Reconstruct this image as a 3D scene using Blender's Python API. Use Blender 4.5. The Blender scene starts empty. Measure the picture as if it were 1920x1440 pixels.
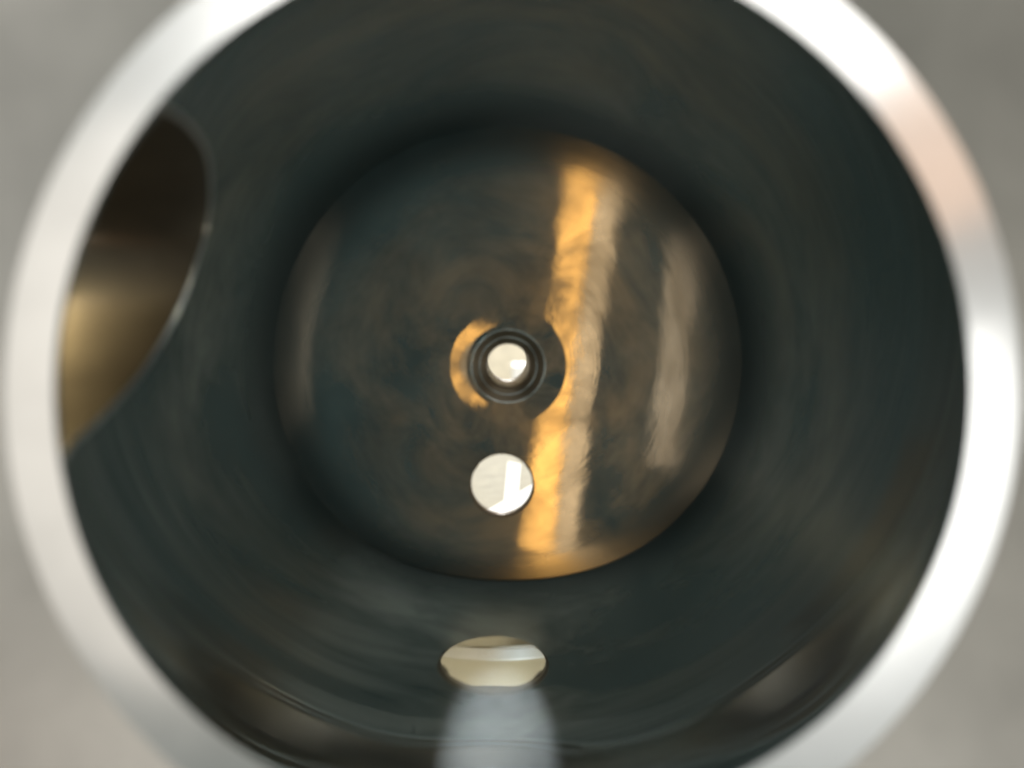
import bpy, bmesh, math, random
from mathutils import Vector, Matrix
from mathutils.geometry import delaunay_2d_cdt

random.seed(4)
scene = bpy.context.scene
C = scene.collection
MM = 0.001

# ------------------------------------------------------------------ camera, light, exposure
# World: bore axis along +Y, mouth plane at Y = 0, Z up, metres.
F_PX = 1387.0                      # focal length in pixels of the 1920 wide photograph
CAM_POS = Vector((-1.7*MM, -62.7*MM, 8.8*MM))
VP = (935.0, 594.0)                # where the bore axis vanishes
cam = bpy.data.cameras.new('camera')
cam.sensor_width = 36.0
cam.lens = 36.0*F_PX/1920.0
cam.clip_start = 0.002
cam.clip_end = 50.0
cam.dof.use_dof = True
cam.dof.focus_distance = 0.18
cam.dof.aperture_fstop = 9.5
cam_o = bpy.data.objects.new('camera', cam); C.objects.link(cam_o)
cam_o.location = CAM_POS
pitch = -math.atan((720-VP[1])/F_PX)
yaw = -math.atan((960-VP[0])/F_PX)
cam_o.rotation_euler = (math.pi/2+pitch, 0, yaw)
scene.camera = cam_o
CAM_R = cam_o.rotation_euler.to_matrix()

def ray(px, py):
    return (CAM_R @ Vector(((px-960)/F_PX, -(py-720)/F_PX, -1.0))).normalized()
def on_plane_z(px, py, z):
    d = ray(px, py); t = (z-CAM_POS.z)/d.z
    return CAM_POS + d*t
def on_plane_y(px, py, y):
    d = ray(px, py); t = (y-CAM_POS.y)/d.y
    return CAM_POS + d*t

world = bpy.data.worlds.new('World'); scene.world = world; world.use_nodes = True
bg = world.node_tree.nodes['Background']
bg.inputs['Color'].default_value = (0.58, 1.0, 1.03, 1); bg.inputs['Strength'].default_value = 0.085

scene.view_settings.view_transform = 'Standard'
scene.view_settings.look = 'None'
scene.view_settings.exposure = 0.0
scene.view_settings.gamma = 1.0
scene.cycles.max_bounces = 14
scene.cycles.glossy_bounces = 14
scene.cycles.diffuse_bounces = 4
scene.cycles.caustics_reflective = True
scene.cycles.sample_clamp_indirect = 6.0
scene.cycles.use_denoising = True

def area(name, loc, target, sx, sy, radiance, color, roll=0.0, spread=180):
    L = bpy.data.lights.new(name, 'AREA'); L.shape = 'RECTANGLE'; L.size = sx; L.size_y = sy
    L.energy = radiance*math.pi*sx*sy          # radiance -> watts
    L.color = color; L.spread = math.radians(spread)
    o = bpy.data.objects.new(name, L); C.objects.link(o)
    o.location = loc
    q = (Vector(target)-Vector(loc)).to_track_quat('-Z', 'Y')
    o.rotation_mode = 'QUATERNION'; o.rotation_quaternion = q @ Matrix.Rotation(roll, 3, 'Z').to_quaternion()
    return o
MOUTH = (0, 0, 0)
def around(name, deg, off, dist, w, h, radiance, color):
    """A lamp at clock angle deg (0 = right, 90 = up), off degrees from the bore axis, facing the mouth."""
    a, t = math.radians(deg), math.radians(off)
    p = Vector((math.cos(a)*math.sin(t), -math.cos(t), math.sin(a)*math.sin(t)))*dist
    return area(name, p, MOUTH, w, h, radiance, color)
# lamps added for the rim, which mirrors the side of the room opposite
around('rim_white_light', 157, 66, 0.7, 0.32, 1.05, 3.4, (1, 0.99, 0.97))
around('rim_white_light', 279, 63, 0.7, 1.30, 0.24, 4.2, (1, 0.985, 0.96))
around('rim_warm_light', 8, 63, 0.7, 0.30, 1.45, 1.3, (1, 0.91, 0.82))
around('rim_peach_light', 221, 56, 0.7, 0.15, 0.17, 1.3, (1, 0.52, 0.26))
# the tall warm strip beside the viewer that the turned end mirrors
area('warm_strip_light', (0.0105, -0.066, -0.008), (0.0105, 0, -0.008), 0.0050, 0.066, 0.36, (1, 0.52, 0.12), roll=math.radians(-7), spread=55)
area('pale_strip_light', (0.0151, -0.066, -0.009), (0.0151, 0, -0.009), 0.0038, 0.066, 0.15, (1, 0.72, 0.40), roll=math.radians(-7), spread=55)
area('side_strip_light', (0.0300, -0.066, -0.006), (0.0300, 0, -0.006), 0.0050, 0.040, 0.065, (1, 0.78, 0.52), roll=math.radians(-5), spread=55)  # side strips added for the two dim streaks on the end
area('side_strip_light', (-0.0325, -0.066, 0.0), (-0.0325, 0, 0.0), 0.0022, 0.036, 0.05, (1, 0.84, 0.62), roll=math.radians(-8), spread=55)
# behind the housing: light on the worktop and wall, plus added lamps
area('rear_light', (0.08, 0.15, 0.55), (0.0, 0.36, 0.0), 0.5, 0.35, 11.5, (1, 0.97, 0.92))
area('board_light', (-0.03, 0.10, 0.115), (0.0, 0.142, 0.012), 0.05, 0.02, 3.0, (1, 0.80, 0.50))  # added lamp for the invented backing board
area('floor_band_light', (0.0, 0.485, 0.078), (0.0, 0.07, -0.024), 0.012, 0.066, 125.0, (0.90, 0.95, 1))  # unseen lamp added behind the lower hole for the pale floor band
area('rear_top_light', (0.0, 0.122, 0.056), (0.0, 0.072, -0.024), 0.010, 0.030, 210.0, (0.92, 0.96, 1))  # unseen lamp added to carry the floor band above the mirrored oval
# warm light that enters through the side port
area('port_light', (-0.088, 0.016, 0.042), (-0.054, 0.024, 0.012), 0.030, 0.030, 22.0, (1, 0.78, 0.42))

# ------------------------------------------------------------------ materials
def new_mat(name):
    m = bpy.data.materials.new(name); m.use_nodes = True
    nt = m.node_tree; nt.nodes.clear()
    out = nt.nodes.new('ShaderNodeOutputMaterial')
    return m, nt, out
def N(nt, t, **kw):
    n = nt.nodes.new(t)
    for k, v in kw.items():
        if k in n.inputs: n.inputs[k].default_value = v
        else: setattr(n, k, v)
    return n
def metal(name, color, rough_a, rough_b, mix, aniso=0.0, var=0.12, var_scale=60, bump=0.0, bump_scale=(200, 200, 200),
          wave=0.0, wave_scale=40, swirl=0.0, swirl_r=260, swirl_a=2.2, edge=None, blotch=False):
    """Turned metal: a sharp lobe and a rough one stretched across the lathe marks."""
    m, nt, out = new_mat(name)
    tc = N(nt, 'ShaderNodeTexCoord')
    mp = N(nt, 'ShaderNodeMapping'); nt.links.new(tc.outputs['Object'], mp.inputs['Vector'])
    nz = N(nt, 'ShaderNodeTexNoise', Scale=var_scale, Detail=6.0, Roughness=0.6)
    nt.links.new(mp.outputs[0], nz.inputs['Vector'])
    ramp = N(nt, 'ShaderNodeMapRange'); ramp.inputs['From Min'].default_value = 0.3; ramp.inputs['From Max'].default_value = 0.7
    ramp.inputs['To Min'].default_value = 1-var; ramp.inputs['To Max'].default_value = 1+var
    nt.links.new(nz.outputs['Fac'], ramp.inputs['Value'])
    colm = N(nt, 'ShaderNodeMix', data_type='RGBA', blend_type='MULTIPLY')
    colm.inputs['Factor'].default_value = 1.0
    colm.inputs['A'].default_value = (*color, 1)
    nt.links.new(ramp.outputs[0], colm.inputs['B'])
    colout = colm.outputs['Result']
    tan = N(nt, 'ShaderNodeTangent', direction_type='RADIAL', axis='Y')
    norm = None
    if bump or wave or swirl:
        prev = None
        if wave:
            n1 = N(nt, 'ShaderNodeTexNoise', Scale=wave_scale, Detail=2.0)
            nt.links.new(tc.outputs['Object'], n1.inputs['Vector'])
            b1 = N(nt, 'ShaderNodeBump', Strength=1.0, Distance=wave)
            nt.links.new(n1.outputs['Fac'], b1.inputs['Height']); prev = b1
        if swirl:                               # arcs left by the tool: noise in polar coordinates
            sp = N(nt, 'ShaderNodeSeparateXYZ'); nt.links.new(tc.outputs['Object'], sp.inputs[0])
            fl = N(nt, 'ShaderNodeCombineXYZ'); nt.links.new(sp.outputs[0], fl.inputs[0]); nt.links.new(sp.outputs[2], fl.inputs[2])
            ln = N(nt, 'ShaderNodeVectorMath', operation='LENGTH'); nt.links.new(fl.outputs[0], ln.inputs[0])
            nr = N(nt, 'ShaderNodeVectorMath', operation='NORMALIZE'); nt.links.new(fl.outputs[0], nr.inputs[0])
            sc_ = N(nt, 'ShaderNodeVectorMath', operation='SCALE'); sc_.inputs['Scale'].default_value = swirl_a; nt.links.new(nr.outputs[0], sc_.inputs[0])
            mu = N(nt, 'ShaderNodeMath', operation='MULTIPLY'); mu.inputs[1].default_value = swirl_r; nt.links.new(ln.outputs['Value'], mu.inputs[0])
            s2 = N(nt, 'ShaderNodeSeparateXYZ'); nt.links.new(sc_.outputs[0], s2.inputs[0])
            cb = N(nt, 'ShaderNodeCombineXYZ')
            nt.links.new(s2.outputs[0], cb.inputs[0]); nt.links.new(mu.outputs[0], cb.inputs[1]); nt.links.new(s2.outputs[2], cb.inputs[2])
            n3 = N(nt, 'ShaderNodeTexNoise', Scale=1.0, Detail=3.0); nt.links.new(cb.outputs[0], n3.inputs['Vector'])
            b3 = N(nt, 'ShaderNodeBump', Strength=1.0, Distance=swirl); nt.links.new(n3.outputs['Fac'], b3.inputs['Height'])
            if prev: nt.links.new(prev.outputs[0], b3.inputs['Normal'])
            prev = b3
            ma = N(nt, 'ShaderNodeVectorMath', operation='MULTIPLY'); ma.inputs[1].default_value = (0.5, 9.0, 0.5)   # fine tool rings
            nt.links.new(cb.outputs[0], ma.inputs[0])
            n6 = N(nt, 'ShaderNodeTexNoise', Scale=1.0, Detail=2.0); nt.links.new(ma.outputs[0], n6.inputs['Vector'])
            b6 = N(nt, 'ShaderNodeBump', Strength=1.0, Distance=swirl*0.11); nt.links.new(n6.outputs['Fac'], b6.inputs['Height'])
            nt.links.new(b3.outputs[0], b6.inputs['Normal']); prev = b6
        if bump:
            mp2 = N(nt, 'ShaderNodeMapping'); mp2.inputs['Scale'].default_value = bump_scale
            nt.links.new(tc.outputs['Object'], mp2.inputs['Vector'])
            n2 = N(nt, 'ShaderNodeTexNoise', Scale=1.0, Detail=4.0)
            nt.links.new(mp2.outputs[0], n2.inputs['Vector'])
            b2 = N(nt, 'ShaderNodeBump', Strength=1.0, Distance=bump)
            nt.links.new(n2.outputs['Fac'], b2.inputs['Height'])
            if prev: nt.links.new(prev.outputs[0], b2.inputs['Normal'])
            prev = b2
        norm = prev.outputs[0]
    polar = None
    sh = []
    for r, an in ((rough_a, 0.0), (rough_b, aniso)):
        p = N(nt, 'ShaderNodeBsdfPrincipled', Metallic=1.0, Roughness=r, Anisotropic=an)
        p.inputs['Anisotropic Rotation'].default_value = 0.25
        nt.links.new(colout, p.inputs['Base Color'])
        nt.links.new(tan.outputs[0], p.inputs['Tangent'])
        if norm: nt.links.new(norm, p.inputs['Normal'])
        sh.append(p)
    if edge:                                    # coarser turning towards the corner
        mr = N(nt, 'ShaderNodeMapRange', interpolation_type='SMOOTHSTEP')
        mr.inputs['From Min'].default_value, mr.inputs['From Max'].default_value = edge[0], edge[1]
        mr.inputs['To Min'].default_value, mr.inputs['To Max'].default_value = rough_a, edge[2]
        nt.links.new(ln.outputs['Value'], mr.inputs['Value']); nt.links.new(mr.outputs[0], sh[0].inputs['Roughness'])
        edge_dim = N(nt, 'ShaderNodeMapRange', interpolation_type='SMOOTHSTEP')        # shade painted unevenly into the outer edge, to meet the darker wall
        edge_dim.inputs['From Min'].default_value, edge_dim.inputs['From Max'].default_value = edge[0]+0.0005, edge[1]+0.0005
        edge_dim.inputs['To Min'].default_value, edge_dim.inputs['To Max'].default_value = 1.0, edge[3]
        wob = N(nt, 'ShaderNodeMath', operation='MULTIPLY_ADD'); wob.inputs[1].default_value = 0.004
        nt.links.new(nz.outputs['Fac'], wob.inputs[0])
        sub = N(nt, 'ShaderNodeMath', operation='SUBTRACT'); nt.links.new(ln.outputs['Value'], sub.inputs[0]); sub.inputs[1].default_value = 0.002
        nt.links.new(sub.outputs[0], wob.inputs[2]); nt.links.new(wob.outputs[0], edge_dim.inputs['Value'])
        dim_col = N(nt, 'ShaderNodeMix', data_type='RGBA', blend_type='MULTIPLY'); dim_col.inputs['Factor'].default_value = 1.0
        nt.links.new(colout, dim_col.inputs['A']); nt.links.new(edge_dim.outputs[0], dim_col.inputs['B'])
        for p in sh: nt.links.new(dim_col.outputs['Result'], p.inputs['Base Color'])
    mx = N(nt, 'ShaderNodeMixShader'); mx.inputs[0].default_value = mix
    if blotch:                                  # patches of duller, tarnished metal in the tool's arcs
        n4 = N(nt, 'ShaderNodeTexNoise', Scale=0.55, Detail=4.0, Roughness=0.6, Distortion=0.6); nt.links.new(cb.outputs[0], n4.inputs['Vector'])
        m4 = N(nt, 'ShaderNodeMapRange'); m4.inputs['From Min'].default_value = 0.36; m4.inputs['From Max'].default_value = 0.66
        m4.inputs['To Min'].default_value = max(0, mix-0.35); m4.inputs['To Max'].default_value = min(1, mix+0.4)
        nt.links.new(n4.outputs['Fac'], m4.inputs['Value'])
        fd = N(nt, 'ShaderNodeMapRange', interpolation_type='SMOOTHSTEP')
        fd.inputs['From Min'].default_value = 0.028; fd.inputs['From Max'].default_value = 0.0405
        fd.inputs['To Min'].default_value = 1.0; fd.inputs['To Max'].default_value = 0.15
        nt.links.new(ln.outputs['Value'], fd.inputs['Value'])
        mm = N(nt, 'ShaderNodeMath', operation='MULTIPLY'); nt.links.new(m4.outputs[0], mm.inputs[0]); nt.links.new(fd.outputs[0], mm.inputs[1])
        nt.links.new(mm.outputs[0], mx.inputs[0])
    nt.links.new(sh[0].outputs[0], mx.inputs[1]); nt.links.new(sh[1].outputs[0], mx.inputs[2])
    nt.links.new(mx.outputs[0], out.inputs['Surface'])
    return m
def plain(name, color, rough=0.6, var=0.1, scale=80, bump=0.0, spots=0.0):
    m, nt, out = new_mat(name)
    tc = N(nt, 'ShaderNodeTexCoord')
    nz = N(nt, 'ShaderNodeTexNoise', Scale=scale, Detail=8.0, Roughness=0.65)
    nt.links.new(tc.outputs['Object'], nz.inputs['Vector'])
    rp = N(nt, 'ShaderNodeMapRange'); rp.inputs['From Min'].default_value = 0.3; rp.inputs['From Max'].default_value = 0.7
    rp.inputs['To Min'].default_value = 1-var; rp.inputs['To Max'].default_value = 1+var
    nt.links.new(nz.outputs['Fac'], rp.inputs['Value'])
    mx = N(nt, 'ShaderNodeMix', data_type='RGBA', blend_type='MULTIPLY'); mx.inputs['Factor'].default_value = 1
    mx.inputs['A'].default_value = (*color, 1); nt.links.new(rp.outputs[0], mx.inputs['B'])
    col = mx.outputs['Result']
    if spots:
        n2 = N(nt, 'ShaderNodeTexNoise', Scale=scale*0.35, Detail=3.0)
        nt.links.new(tc.outputs['Object'], n2.inputs['Vector'])
        r2 = N(nt, 'ShaderNodeMapRange'); r2.inputs['From Min'].default_value = 0.58; r2.inputs['From Max'].default_value = 0.70
        r2.inputs['To Min'].default_value = 1; r2.inputs['To Max'].default_value = 1-spots
        nt.links.new(n2.outputs['Fac'], r2.inputs['Value'])
        m2 = N(nt, 'ShaderNodeMix', data_type='RGBA', blend_type='MULTIPLY'); m2.inputs['Factor'].default_value = 1
        nt.links.new(col, m2.inputs['A']); nt.links.new(r2.outputs[0], m2.inputs['B']); col = m2.outputs['Result']
    p = N(nt, 'ShaderNodeBsdfPrincipled', Roughness=rough)
    nt.links.new(col, p.inputs['Base Color'])
    if bump:
        b = N(nt, 'ShaderNodeBump', Strength=1.0, Distance=bump)
        nt.links.new(nz.outputs['Fac'], b.inputs['Height']); nt.links.new(b.outputs[0], p.inputs['Normal'])
    nt.links.new(p.outputs[0], out.inputs['Surface'])
    return m

M_BORE = metal('turned_bore_steel', (0.52, 0.57, 0.56), 0.025, 0.25, 0.24, aniso=0.98, var=0.03, wave=0.0000003, wave_scale=45,
               bump=0.0000003, bump_scale=(40, 2500, 40))
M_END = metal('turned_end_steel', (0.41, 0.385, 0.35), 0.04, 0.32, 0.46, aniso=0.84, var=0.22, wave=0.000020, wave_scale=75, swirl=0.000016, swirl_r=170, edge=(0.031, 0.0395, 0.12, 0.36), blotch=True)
M_EDGE = metal('bright_edge_steel', (0.95, 0.93, 0.9), 0.10, 0.35, 0.4, var=0.05)
M_TUBE = metal('drilled_hole_steel', (0.185, 0.165, 0.145), 0.35, 0.55, 0.5, var=0.15)
M_HOLE = metal('oxidised_hole_steel', (0.20, 0.15, 0.105), 0.40, 0.6, 0.5, var=0.2)
M_RIM = metal('polished_rim_steel', (0.84, 0.83, 0.81), 0.12, 0.38, 0.7, var=0.12, var_scale=45)
M_FACE = metal('satin_face_steel', (0.58, 0.545, 0.495), 0.5, 0.7, 0.5, var=0.26, var_scale=26)
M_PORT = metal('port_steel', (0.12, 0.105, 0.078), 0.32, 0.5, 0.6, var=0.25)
M_STONE = plain('beige_worktop', (0.285, 0.258, 0.190), 0.6, 0.16, 180, bump=0.0006, spots=0.18)
M_WALL = plain('plaster_wall', (0.72, 0.66, 0.53), 0.85, 0.12, 120, bump=0.0004, spots=0.2)
M_BOARD = plain('beige_board', (0.22, 0.155, 0.065), 0.6, 0.16, 420, bump=0.00003, spots=0.3)
M_RAIL = plain('cream_rail', (0.27, 0.21, 0.11), 0.5, 0.06, 90)
M_WHITE = plain('white_paint', (0.82, 0.82, 0.80), 0.45, 0.03, 60)
M_PAPER = plain('white_paper', (0.84, 0.84, 0.83), 0.8, 0.02, 90)
M_GREY = plain('grey_plastic', (0.45, 0.45, 0.43), 0.5, 0.05, 60)

# ------------------------------------------------------------------ mesh helpers
def link(name, me, mat, parent=None, smooth=False):
    o = bpy.data.objects.new(name, me); C.objects.link(o)
    me.materials.append(mat)
    if parent: o.parent = parent
    return o
def mesh(name, verts, faces, mat, parent=None, normals=None):
    me = bpy.data.meshes.new(name); me.from_pydata(verts, [], faces); me.update()
    if normals is not None:
        me.polygons.foreach_set('use_smooth', [True]*len(me.polygons))
        me.normals_split_custom_set_from_vertices([tuple(n) for n in normals])
    return link(name, me, mat, parent)
def revolve(name, prof, mat, parent=None, seg=256, centre=(0, 0), flat=False):
    """prof: list of (radius, y). Smooth round the axis, each profile segment with its own straight normals."""
    verts, faces, norms = [], [], []
    for (r0, y0), (r1, y1) in zip(prof[:-1], prof[1:]):
        dr, dy = r1-r0, y1-y0; l = math.hypot(dr, dy)
        nr, ny = -dy/l, dr/l                    # chosen to face the inside / the viewer
        base = len(verts)
        for k in range(seg):
            a = 2*math.pi*k/seg; c, s = math.cos(a), math.sin(a)
            for r, y in ((r0, y0), (r1, y1)):
                verts.append((centre[0]+r*c, y, centre[1]+r*s)); norms.append((nr*c, ny, nr*s))
        for k in range(seg):
            a, b = base+2*k, base+2*((k+1) % seg)
            faces.append((a, a+1, b+1, b))
    # orient faces by normals
    fixed = []
    for f in faces:
        v = [Vector(verts[i]) for i in f]
        n = (v[1]-v[0]).cross(v[2]-v[0])
        fixed.append(f if n.dot(Vector(norms[f[0]])) > 0 else tuple(reversed(f)))
    return mesh(name, verts, fixed, mat, parent, norms)
def circle2(cx, cy, r, n):
    return [(cx+r*math.cos(2*math.pi*k/n), cy+r*math.sin(2*math.pi*k/n)) for k in range(n)]
def inside(p, poly):
    x, y = p; c = False
    for (x0, y0), (x1, y1) in zip(poly, poly[1:]+poly[:1]):
        if (y0 > y) != (y1 > y) and x < (x1-x0)*(y-y0)/(y1-y0)+x0: c = not c
    return c
def cdt(outer, holes, grid=()):
    pts, edges = [], []
    for loop in [outer]+holes:
        b = len(pts); pts += [Vector(p) for p in loop]
        edges += [(b+k, b+(k+1) % len(loop)) for k in range(len(loop))]
    pts += [Vector(p) for p in grid]
    v, e, f, _, _, _ = delaunay_2d_cdt(pts, edges, [], 0, 1e-9)
    res = []
    for t in f:
        cxy = sum((v[i] for i in t), Vector((0, 0)))/len(t)
        if inside(cxy, outer) and not any(inside(cxy, h) for h in holes): res.append(tuple(t))
    return v, res
def prism_loop(name, loop_a, loop_b, mat, parent, closed=True):
    n = len(loop_a); verts = list(loop_a)+list(loop_b); faces = []
    for k in range(n): faces.append((k, (k+1) % n, n+(k+1) % n, n+k))
    me = bpy.data.meshes.new(name); me.from_pydata(verts, [], faces); me.update()
    me.polygons.foreach_set('use_smooth', [True]*len(me.polygons))
    return link(name, me, mat, parent)
def box(name, lo, hi, mat, parent=None, bevel=0.0, rot=None, loc=None):
    bm = bmesh.new(); bmesh.ops.create_cube(bm, size=1.0)
    s = [hi[i]-lo[i] for i in range(3)]; c = [(hi[i]+lo[i])/2 for i in range(3)]
    for v in bm.verts: v.co = Vector((v.co.x*s[0]+c[0], v.co.y*s[1]+c[1], v.co.z*s[2]+c[2]))
    if bevel: bmesh.ops.bevel(bm, geom=bm.edges[:], offset=bevel, segments=2, affect='EDGES', profile=0.5)
    me = bpy.data.meshes.new(name); bm.to_mesh(me); bm.free()
    return link(name, me, mat, parent)
def tag(o, label=None, cat=None, group=None, kind=None):
    if label: o['label'] = label
    if cat: o['category'] = cat
    if group: o['group'] = group
    if kind: o['kind'] = kind
    return o

# ------------------------------------------------------------------ setting
TABLE_Z = -62*MM
WALL_Y = 0.50
tag(box('worktop', (-0.9, -0.004, TABLE_Z-0.03), (0.9, WALL_Y, TABLE_Z), M_STONE), kind='structure')
tag(box('wall', (-0.9, WALL_Y, TABLE_Z-0.03), (0.9, WALL_Y+0.02, 0.75), M_WALL), kind='structure')

# ------------------------------------------------------------------ the housing
R = 40.8*MM; RO = 43.4*MM; CH = 2.6*MM       # bore, chamfer outer radius, chamfer depth
YE = 65.9*MM                               # turned end face
TH = 2.2*MM                                # thickness of the end round the holes
HW = 62*MM                                 # half width of the block
house = bpy.data.objects.new('machined_housing', None); C.objects.link(house)
tag(house, 'grey steel housing with a bright chamfered round mouth and deep polished bore', 'metal housing')

# side port outline in (z, y) on the left of the bore: its far edge is read off the photograph
def on_bore(px, py):
    d = ray(px, py)
    a = d.x*d.x+d.z*d.z; b = 2*(CAM_POS.x*d.x+CAM_POS.z*d.z); c = CAM_POS.x**2+CAM_POS.z**2-R*R
    return CAM_POS+d*((-b+math.sqrt(b*b-4*a*c))/(2*a))
YMIN = CH + 0.8*MM
ctrl = [on_bore(*p) for p in ((112, 870), (140, 835), (205, 775), (270, 700), (320, 620), (355, 545), (384, 460), (398, 390), (399, 325), (386, 270), (350, 222), (300, 190))]
ctrl = [(p.z, max(p.y, YMIN)) for p in ctrl]
port = []
for i in range(len(ctrl)-1):
    p0, p1, p2, p3 = ctrl[max(i-1, 0)], ctrl[i], ctrl[i+1], ctrl[min(i+2, len(ctrl)-1)]
    for k in range(8):
        t = k/8
        port.append(tuple(max(0.5*(2*p1[c]+(p2[c]-p0[c])*t+(2*p0[c]-5*p1[c]+4*p2[c]-p3[c])*t*t+(3*p1[c]-p0[c]-3*p2[c]+p3[c])*t**3), (-1, YMIN)[c]) for c in (0, 1)))
port.append(ctrl[-1])
if port[-1][1] > YMIN+0.5*MM: port.append((port[-1][0]+1.5*MM, YMIN))
zs, ze = port[-1][0], port[0][0]
port += [(zs+(ze-zs)*k/20, YMIN) for k in range(1, 20)]
pl = []
for p in port:
    if not pl or (abs(p[0]-pl[-1][0])+abs(p[1]-pl[-1][1])) > 0.2*MM: pl.append(p)
port = pl
pc = (11*MM, 10*MM)
# bore wall, unrolled (s = R*phi, phi measured from -X over the top is avoided: seam at +X)
FLAT = 2.6*MM
def bore_r(phi, y):
    """Bore radius: bottom slightly flattened to narrow the mirrored hole."""
    psi = (phi+math.pi/2)
    return R-FLAT*math.exp(-psi*psi/(2*0.42**2))
def bore_p(phi, y):
    r = bore_r(phi, y); return Vector((-r*math.cos(phi), y, r*math.sin(phi)))
def bore_n(phi, y):
    e = 1e-4
    n = (bore_p(phi+e, y)-bore_p(phi-e, y)).cross(bore_p(phi, y+e*R)-bore_p(phi, y-e*R)).normalized()
    return n if n.dot(Vector((math.cos(phi), 0, -math.sin(phi)))) > 0 else -n
def phi_of_z(z): return math.asin(z/R)          # left side: x = -R cos, z = R sin
half = math.pi*R
RCURV = 256*MM                             # the end is slightly dished
def end_slope(r): return r/RCURV
_tab = [0.0]
for _k in range(420): _tab.append(_tab[-1]+end_slope((_k+0.5)*0.1*MM)*0.1*MM)
def end_y(x, z):
    q = min(math.hypot(x, z)/(0.1*MM), 419.0); i = int(q)
    return YE+_tab[408]-(_tab[i]+(_tab[i+1]-_tab[i])*(q-i))
YF = YE
y0, y1 = CH, YF
nseg, nrow = 300, 24
outer = [(-half+2*half*k/nseg, y0) for k in range(nseg+1)]+[(half, y0+(y1-y0)*k/nrow) for k in range(1, nrow)]
outer += [(half-2*half*k/nseg, y1) for k in range(nseg+1)]+[(-half, y1-(y1-y0)*k/nrow) for k in range(1, nrow)]
hole_uv = [(R*phi_of_z(z), y) for z, y in port]
grid = []
for k in range(1, nseg):
    for j in range(1, nrow):
        p = (-half+2*half*k/nseg, y0+(y1-y0)*j/nrow)
        if not inside(p, hole_uv): grid.append(p)
v, f = cdt(outer, [hole_uv], grid)
V = [tuple(bore_p(p.x/R, p.y)) for p in v]
NRM = [tuple(bore_n(p.x/R, p.y)) for p in v]
ff = []
for t in f:
    a, b, c = (Vector(V[i]) for i in t[:3])
    ff.append(t if (b-a).cross(c-a).dot(Vector(NRM[t[0]])) > 0 else tuple(reversed(t)))
mesh('bore_wall', V, ff, M_BORE, house, NRM)
# rim chamfer
RN = 300
rv, rf, rn = [], [], []
for k in range(RN):
    ph = 2*math.pi*k/RN-math.pi; q = bore_p(ph, CH); n_ = Vector((math.cos(ph), -1, -math.sin(ph))).normalized()
    rv += [(-RO*math.cos(ph), 0, RO*math.sin(ph)), tuple(q)]; rn += [tuple(n_)]*2
for k in range(RN):
    a, b = 2*k, 2*((k+1) % RN); q = (a, a+1, b+1, b)
    n_ = (Vector(rv[q[1]])-Vector(rv[q[0]])).cross(Vector(rv[q[2]])-Vector(rv[q[0]]))
    rf.append(q if n_.dot(Vector(rn[a])) > 0 else tuple(reversed(q)))
mesh('rim_chamfer', rv, rf, M_RIM, house, rn)
# dished end face with the lower hole and the centre recess
h2c = on_plane_y(941, 911, YE+1.5*MM); h2r = 59*(YE+1.5*MM-CAM_POS.y)/F_PX
h2 = circle2(h2c.x, h2c.z, h2r+0.25*MM, 96)
RC = 10.4*MM
rec = circle2(0, 0, RC, 160)
rim_loop = []
for k in range(300):
    q = bore_p(2*math.pi*k/300-math.pi, YE); rim_loop.append((q.x, q.z))
grid = []
for i in range(-40, 41):
    for j in range(-40, 41):
        p = (i*MM+random.uniform(-.2, .2)*MM, j*MM+random.uniform(-.2, .2)*MM)
        if math.hypot(*p) < 38*MM and math.hypot(*p) > RC+0.4*MM and math.hypot(p[0]-h2c.x, p[1]-h2c.z) > h2r+0.7*MM: grid.append(p)
v, f = cdt(rim_loop, [h2, rec], grid)
ev = [(p.x, end_y(p.x, p.y), p.y) for p in v]
def end_n(x, z):
    r = max(math.hypot(x, z), 1e-6); g = end_slope(r)/r
    return tuple(Vector((-x*g, -1, -z*g)).normalized())
en = [end_n(p.x, p.y) for p in v]
f = [t if (Vector(ev[t[1]])-Vector(ev[t[0]])).cross(Vector(ev[t[2]])-Vector(ev[t[0]])).y < 0 else tuple(reversed(t)) for t in f]
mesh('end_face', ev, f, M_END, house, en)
YH = end_y(h2c.x, h2c.z); YC = end_y(RC, 0)
# lower hole: broken edge and bore
revolve('lower_hole', [(h2r+0.25*MM, YH-0.4*MM), (h2r+0.25*MM, YH), (h2r, YH+0.3*MM), (h2r, YH+TH-0.3*MM), (h2r+0.3*MM, YH+TH)], M_HOLE, house, 128, (h2c.x, h2c.z))
# centre: shallow turned groove, two bright broken edges, a shelf and the long through hole
revolve('centre_cone', [(RC, YC), (7.5*MM, YC+0.30*MM)], M_END, house, 160)
revolve('centre_land', [(7.5*MM, YC+0.30*MM), (6.66*MM, YC+0.34*MM)], M_END, house, 160)
def bead(name, r, y, q):
    revolve(name, [(r-q*math.cos(a), y-q*math.sin(a)) for a in [math.pi*(1-k/8) for k in range(9)]], M_EDGE, house, 160)
bead('outer_edge', 6.55*MM, YC+0.34*MM, 0.11*MM)
revolve('recess_cone', [(6.44*MM, YC+0.34*MM), (5.27*MM, YC+1.0*MM)], M_HOLE, house, 160)
bead('inner_edge', 5.17*MM, YC+1.0*MM, 0.10*MM)
revolve('recess_shelf', [(5.07*MM, YC+1.0*MM), (4.2*MM, YC+1.5*MM), (4.0*MM, YC+2.8*MM)], M_HOLE, house, 160)
revolve('centre_hole', [(4.0*MM, YC+2.8*MM), (3.9*MM, YC+2.9*MM), (3.9*MM, YC+19*MM)], M_TUBE, house, 160)
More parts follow.
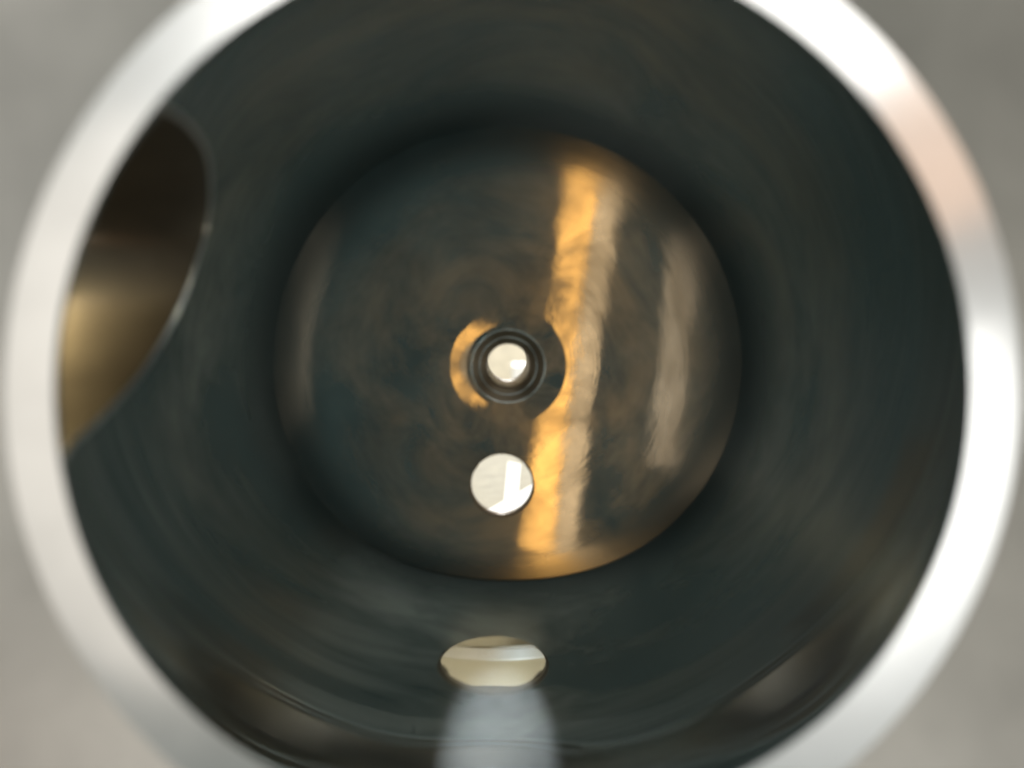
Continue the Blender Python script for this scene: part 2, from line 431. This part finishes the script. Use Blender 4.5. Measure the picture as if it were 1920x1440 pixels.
# two small burrs on the far edge of the lower hole
for a in (148, 33):
    c_, s_ = math.cos(math.radians(a)), math.sin(math.radians(a))
    bu = box('burr', (-0.7*MM, 0, -0.22*MM), (0.7*MM, 0.3*MM, 0.3*MM), M_HOLE, house, bevel=0.09*MM)
    bu.location = (h2c.x+h2r*c_, YH+TH-0.5*MM, h2c.z+h2r*s_); bu.rotation_euler = (0, -math.radians(a-90), 0)

# casing: front face, sides, back
v, f = cdt([(-HW, -HW), (HW, -HW), (HW, HW), (-HW, HW)], [circle2(0, 0, RO, 256)])
mesh('front_face', [(p.x, 0, p.y) for p in v], f, M_FACE, house)
YB = YH+TH
v, f = cdt([(-HW, -HW), (HW, -HW), (HW, HW), (-HW, HW)], [circle2(0, 0, 4.1*MM, 160), circle2(h2c.x, h2c.z, h2r+0.3*MM, 128)])
mesh('back_face', [(p.x, YB, p.y) for p in v], f, M_HOLE, house)
revolve('rear_boss', [(7.2*MM, YB), (7.2*MM, YC+19*MM), (3.9*MM, YC+19*MM)], M_HOLE, house, 96)
for nm, q in (('top_side', [(-HW, 0, HW), (HW, 0, HW), (HW, YB, HW), (-HW, YB, HW)]),
              ('bottom_side', [(-HW, 0, -HW), (HW, 0, -HW), (HW, YB, -HW), (-HW, YB, -HW)]),
              ('right_side', [(HW, 0, -HW), (HW, 0, HW), (HW, YB, HW), (HW, YB, -HW)])):
    mesh(nm, q, [(0, 1, 2, 3)], M_FACE, house)
v, f = cdt([(-HW, 0), (HW, 0), (HW, YB), (-HW, YB)], [port])
mesh('left_side', [(-HW, p.y, p.x) for p in v], f, M_FACE, house)
# port sleeve from the bore out to the left side, with a bright broken edge
inner = [(-math.sqrt(R*R-z*z), y, z) for z, y in port]
pcz, pcy = pc
edge = []
for (x, y, z) in inner:
    edge.append((x-0.35*MM, y+(pcy+2*MM-y)*0.03, z+(pcz-z)*0.03))
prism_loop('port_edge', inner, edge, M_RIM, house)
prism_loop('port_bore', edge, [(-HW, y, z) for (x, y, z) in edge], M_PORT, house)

# ------------------------------------------------------------------ things behind, seen through the holes
# sheet of paper on the worktop: its far edge runs from (905,962) to (1003,905) in the lower hole
z = TABLE_Z+0.0006
a = on_plane_z(880, 976, z); b = on_plane_z(1020, 897, z)
d = (b-a).normalized(); nrm = Vector((d.y, -d.x, 0))
if nrm.y > 0: nrm = -nrm
P = [a-d*0.01, b+d*0.05, b+d*0.05+nrm*0.16, a-d*0.01+nrm*0.16]
bm = bmesh.new()
fv = [bm.verts.new((p.x, p.y, TABLE_Z+0.0002)) for p in P]; fc = bm.faces.new(fv)
ex = bmesh.ops.extrude_face_region(bm, geom=[fc])
for q in ex['geom']:
    if isinstance(q, bmesh.types.BMVert): q.co.z += 0.0005
bmesh.ops.recalc_face_normals(bm, faces=bm.faces)
me = bpy.data.meshes.new('paper_sheet'); bm.to_mesh(me); bm.free()
tag(link('paper_sheet', me, M_PAPER), 'white sheet lying slantwise behind the lower round hole', 'paper sheet')

def slab(name, P, zlo, zhi, mat):
    bm = bmesh.new()
    fv = [bm.verts.new((p.x, p.y, zlo)) for p in P]; fc = bm.faces.new(fv)
    ex = bmesh.ops.extrude_face_region(bm, geom=[fc])
    for q in ex['geom']:
        if isinstance(q, bmesh.types.BMVert): q.co.z = zhi
    bmesh.ops.recalc_face_normals(bm, faces=bm.faces)
    me = bpy.data.meshes.new(name); bm.to_mesh(me); bm.free()
    return link(name, me, mat)
P = [on_plane_z(*p, TABLE_Z+0.001) for p in ((944, 950), (971, 936), (976, 872), (953, 867))]
tag(slab('paper_strip', P, TABLE_Z+0.0008, TABLE_Z+0.0014, M_PAPER), 'narrow white strip lying away from the sheet, behind the lower round hole', 'paper strip')
# carton far back on the worktop, seen in the centre hole
y_ = 0.42
a = on_plane_y(961, 686, y_)
b_ = box('white_carton', (a.x, y_, TABLE_Z), (a.x+0.05, y_+0.04, a.z), M_PAPER, bevel=0.0008)
tag(b_, 'small white carton standing far back, seen through the centre hole', 'carton')
# invented board with fittings, added to fill the lower hole's reflection in the floor
bd = bpy.data.objects.new('backing_board', None); C.objects.link(bd)
W = 142*MM; ZB = 4.0*MM
tag(bd, 'added beige board on two posts behind the housing, mirrored in the bore floor', 'board')
box('panel', (-45*MM, W, ZB), (45*MM, W+3*MM, 60*MM), M_BOARD, bd, bevel=0.3*MM)
for sx in (-40, 40):
    box('post', ((sx-4)*MM, W+3.1*MM, TABLE_Z), ((sx+4)*MM, W+11*MM, 60*MM), M_BOARD, bd, bevel=0.5*MM)
def on_board(name, x0, x1, z0, z1, d0, d1, mat, parent, bev):
    return box(name, (x0*MM, W-d1*MM, z0*MM), (x1*MM, W-d0*MM, z1*MM), mat, parent, bevel=bev*MM)
ra = on_board('pale_rail', 1.15, 3.45, 4.0, 59, 0.0, 0.5, M_RAIL, bd, 0.08)
on_board('rail_insert', 1.35, 3.2, 4.2, 58.8, 0.505, 0.6, M_RAIL, ra, 0.02)
sb = on_board('small_box', 1.2, 3.5, 8.4, 12.6, 0.605, 1.5, M_WHITE, bd, 0.15)
on_board('box_cover', 1.55, 3.15, 9.1, 11.9, 1.505, 1.65, M_GREY, sb, 0.04)
on_board('brown_plate', -1.0, 0.85, 9.6, 13.2, 0.0, 0.25, plain('brown_plate', (0.34, 0.27, 0.19), 0.5, 0.06), bd, 0.08)
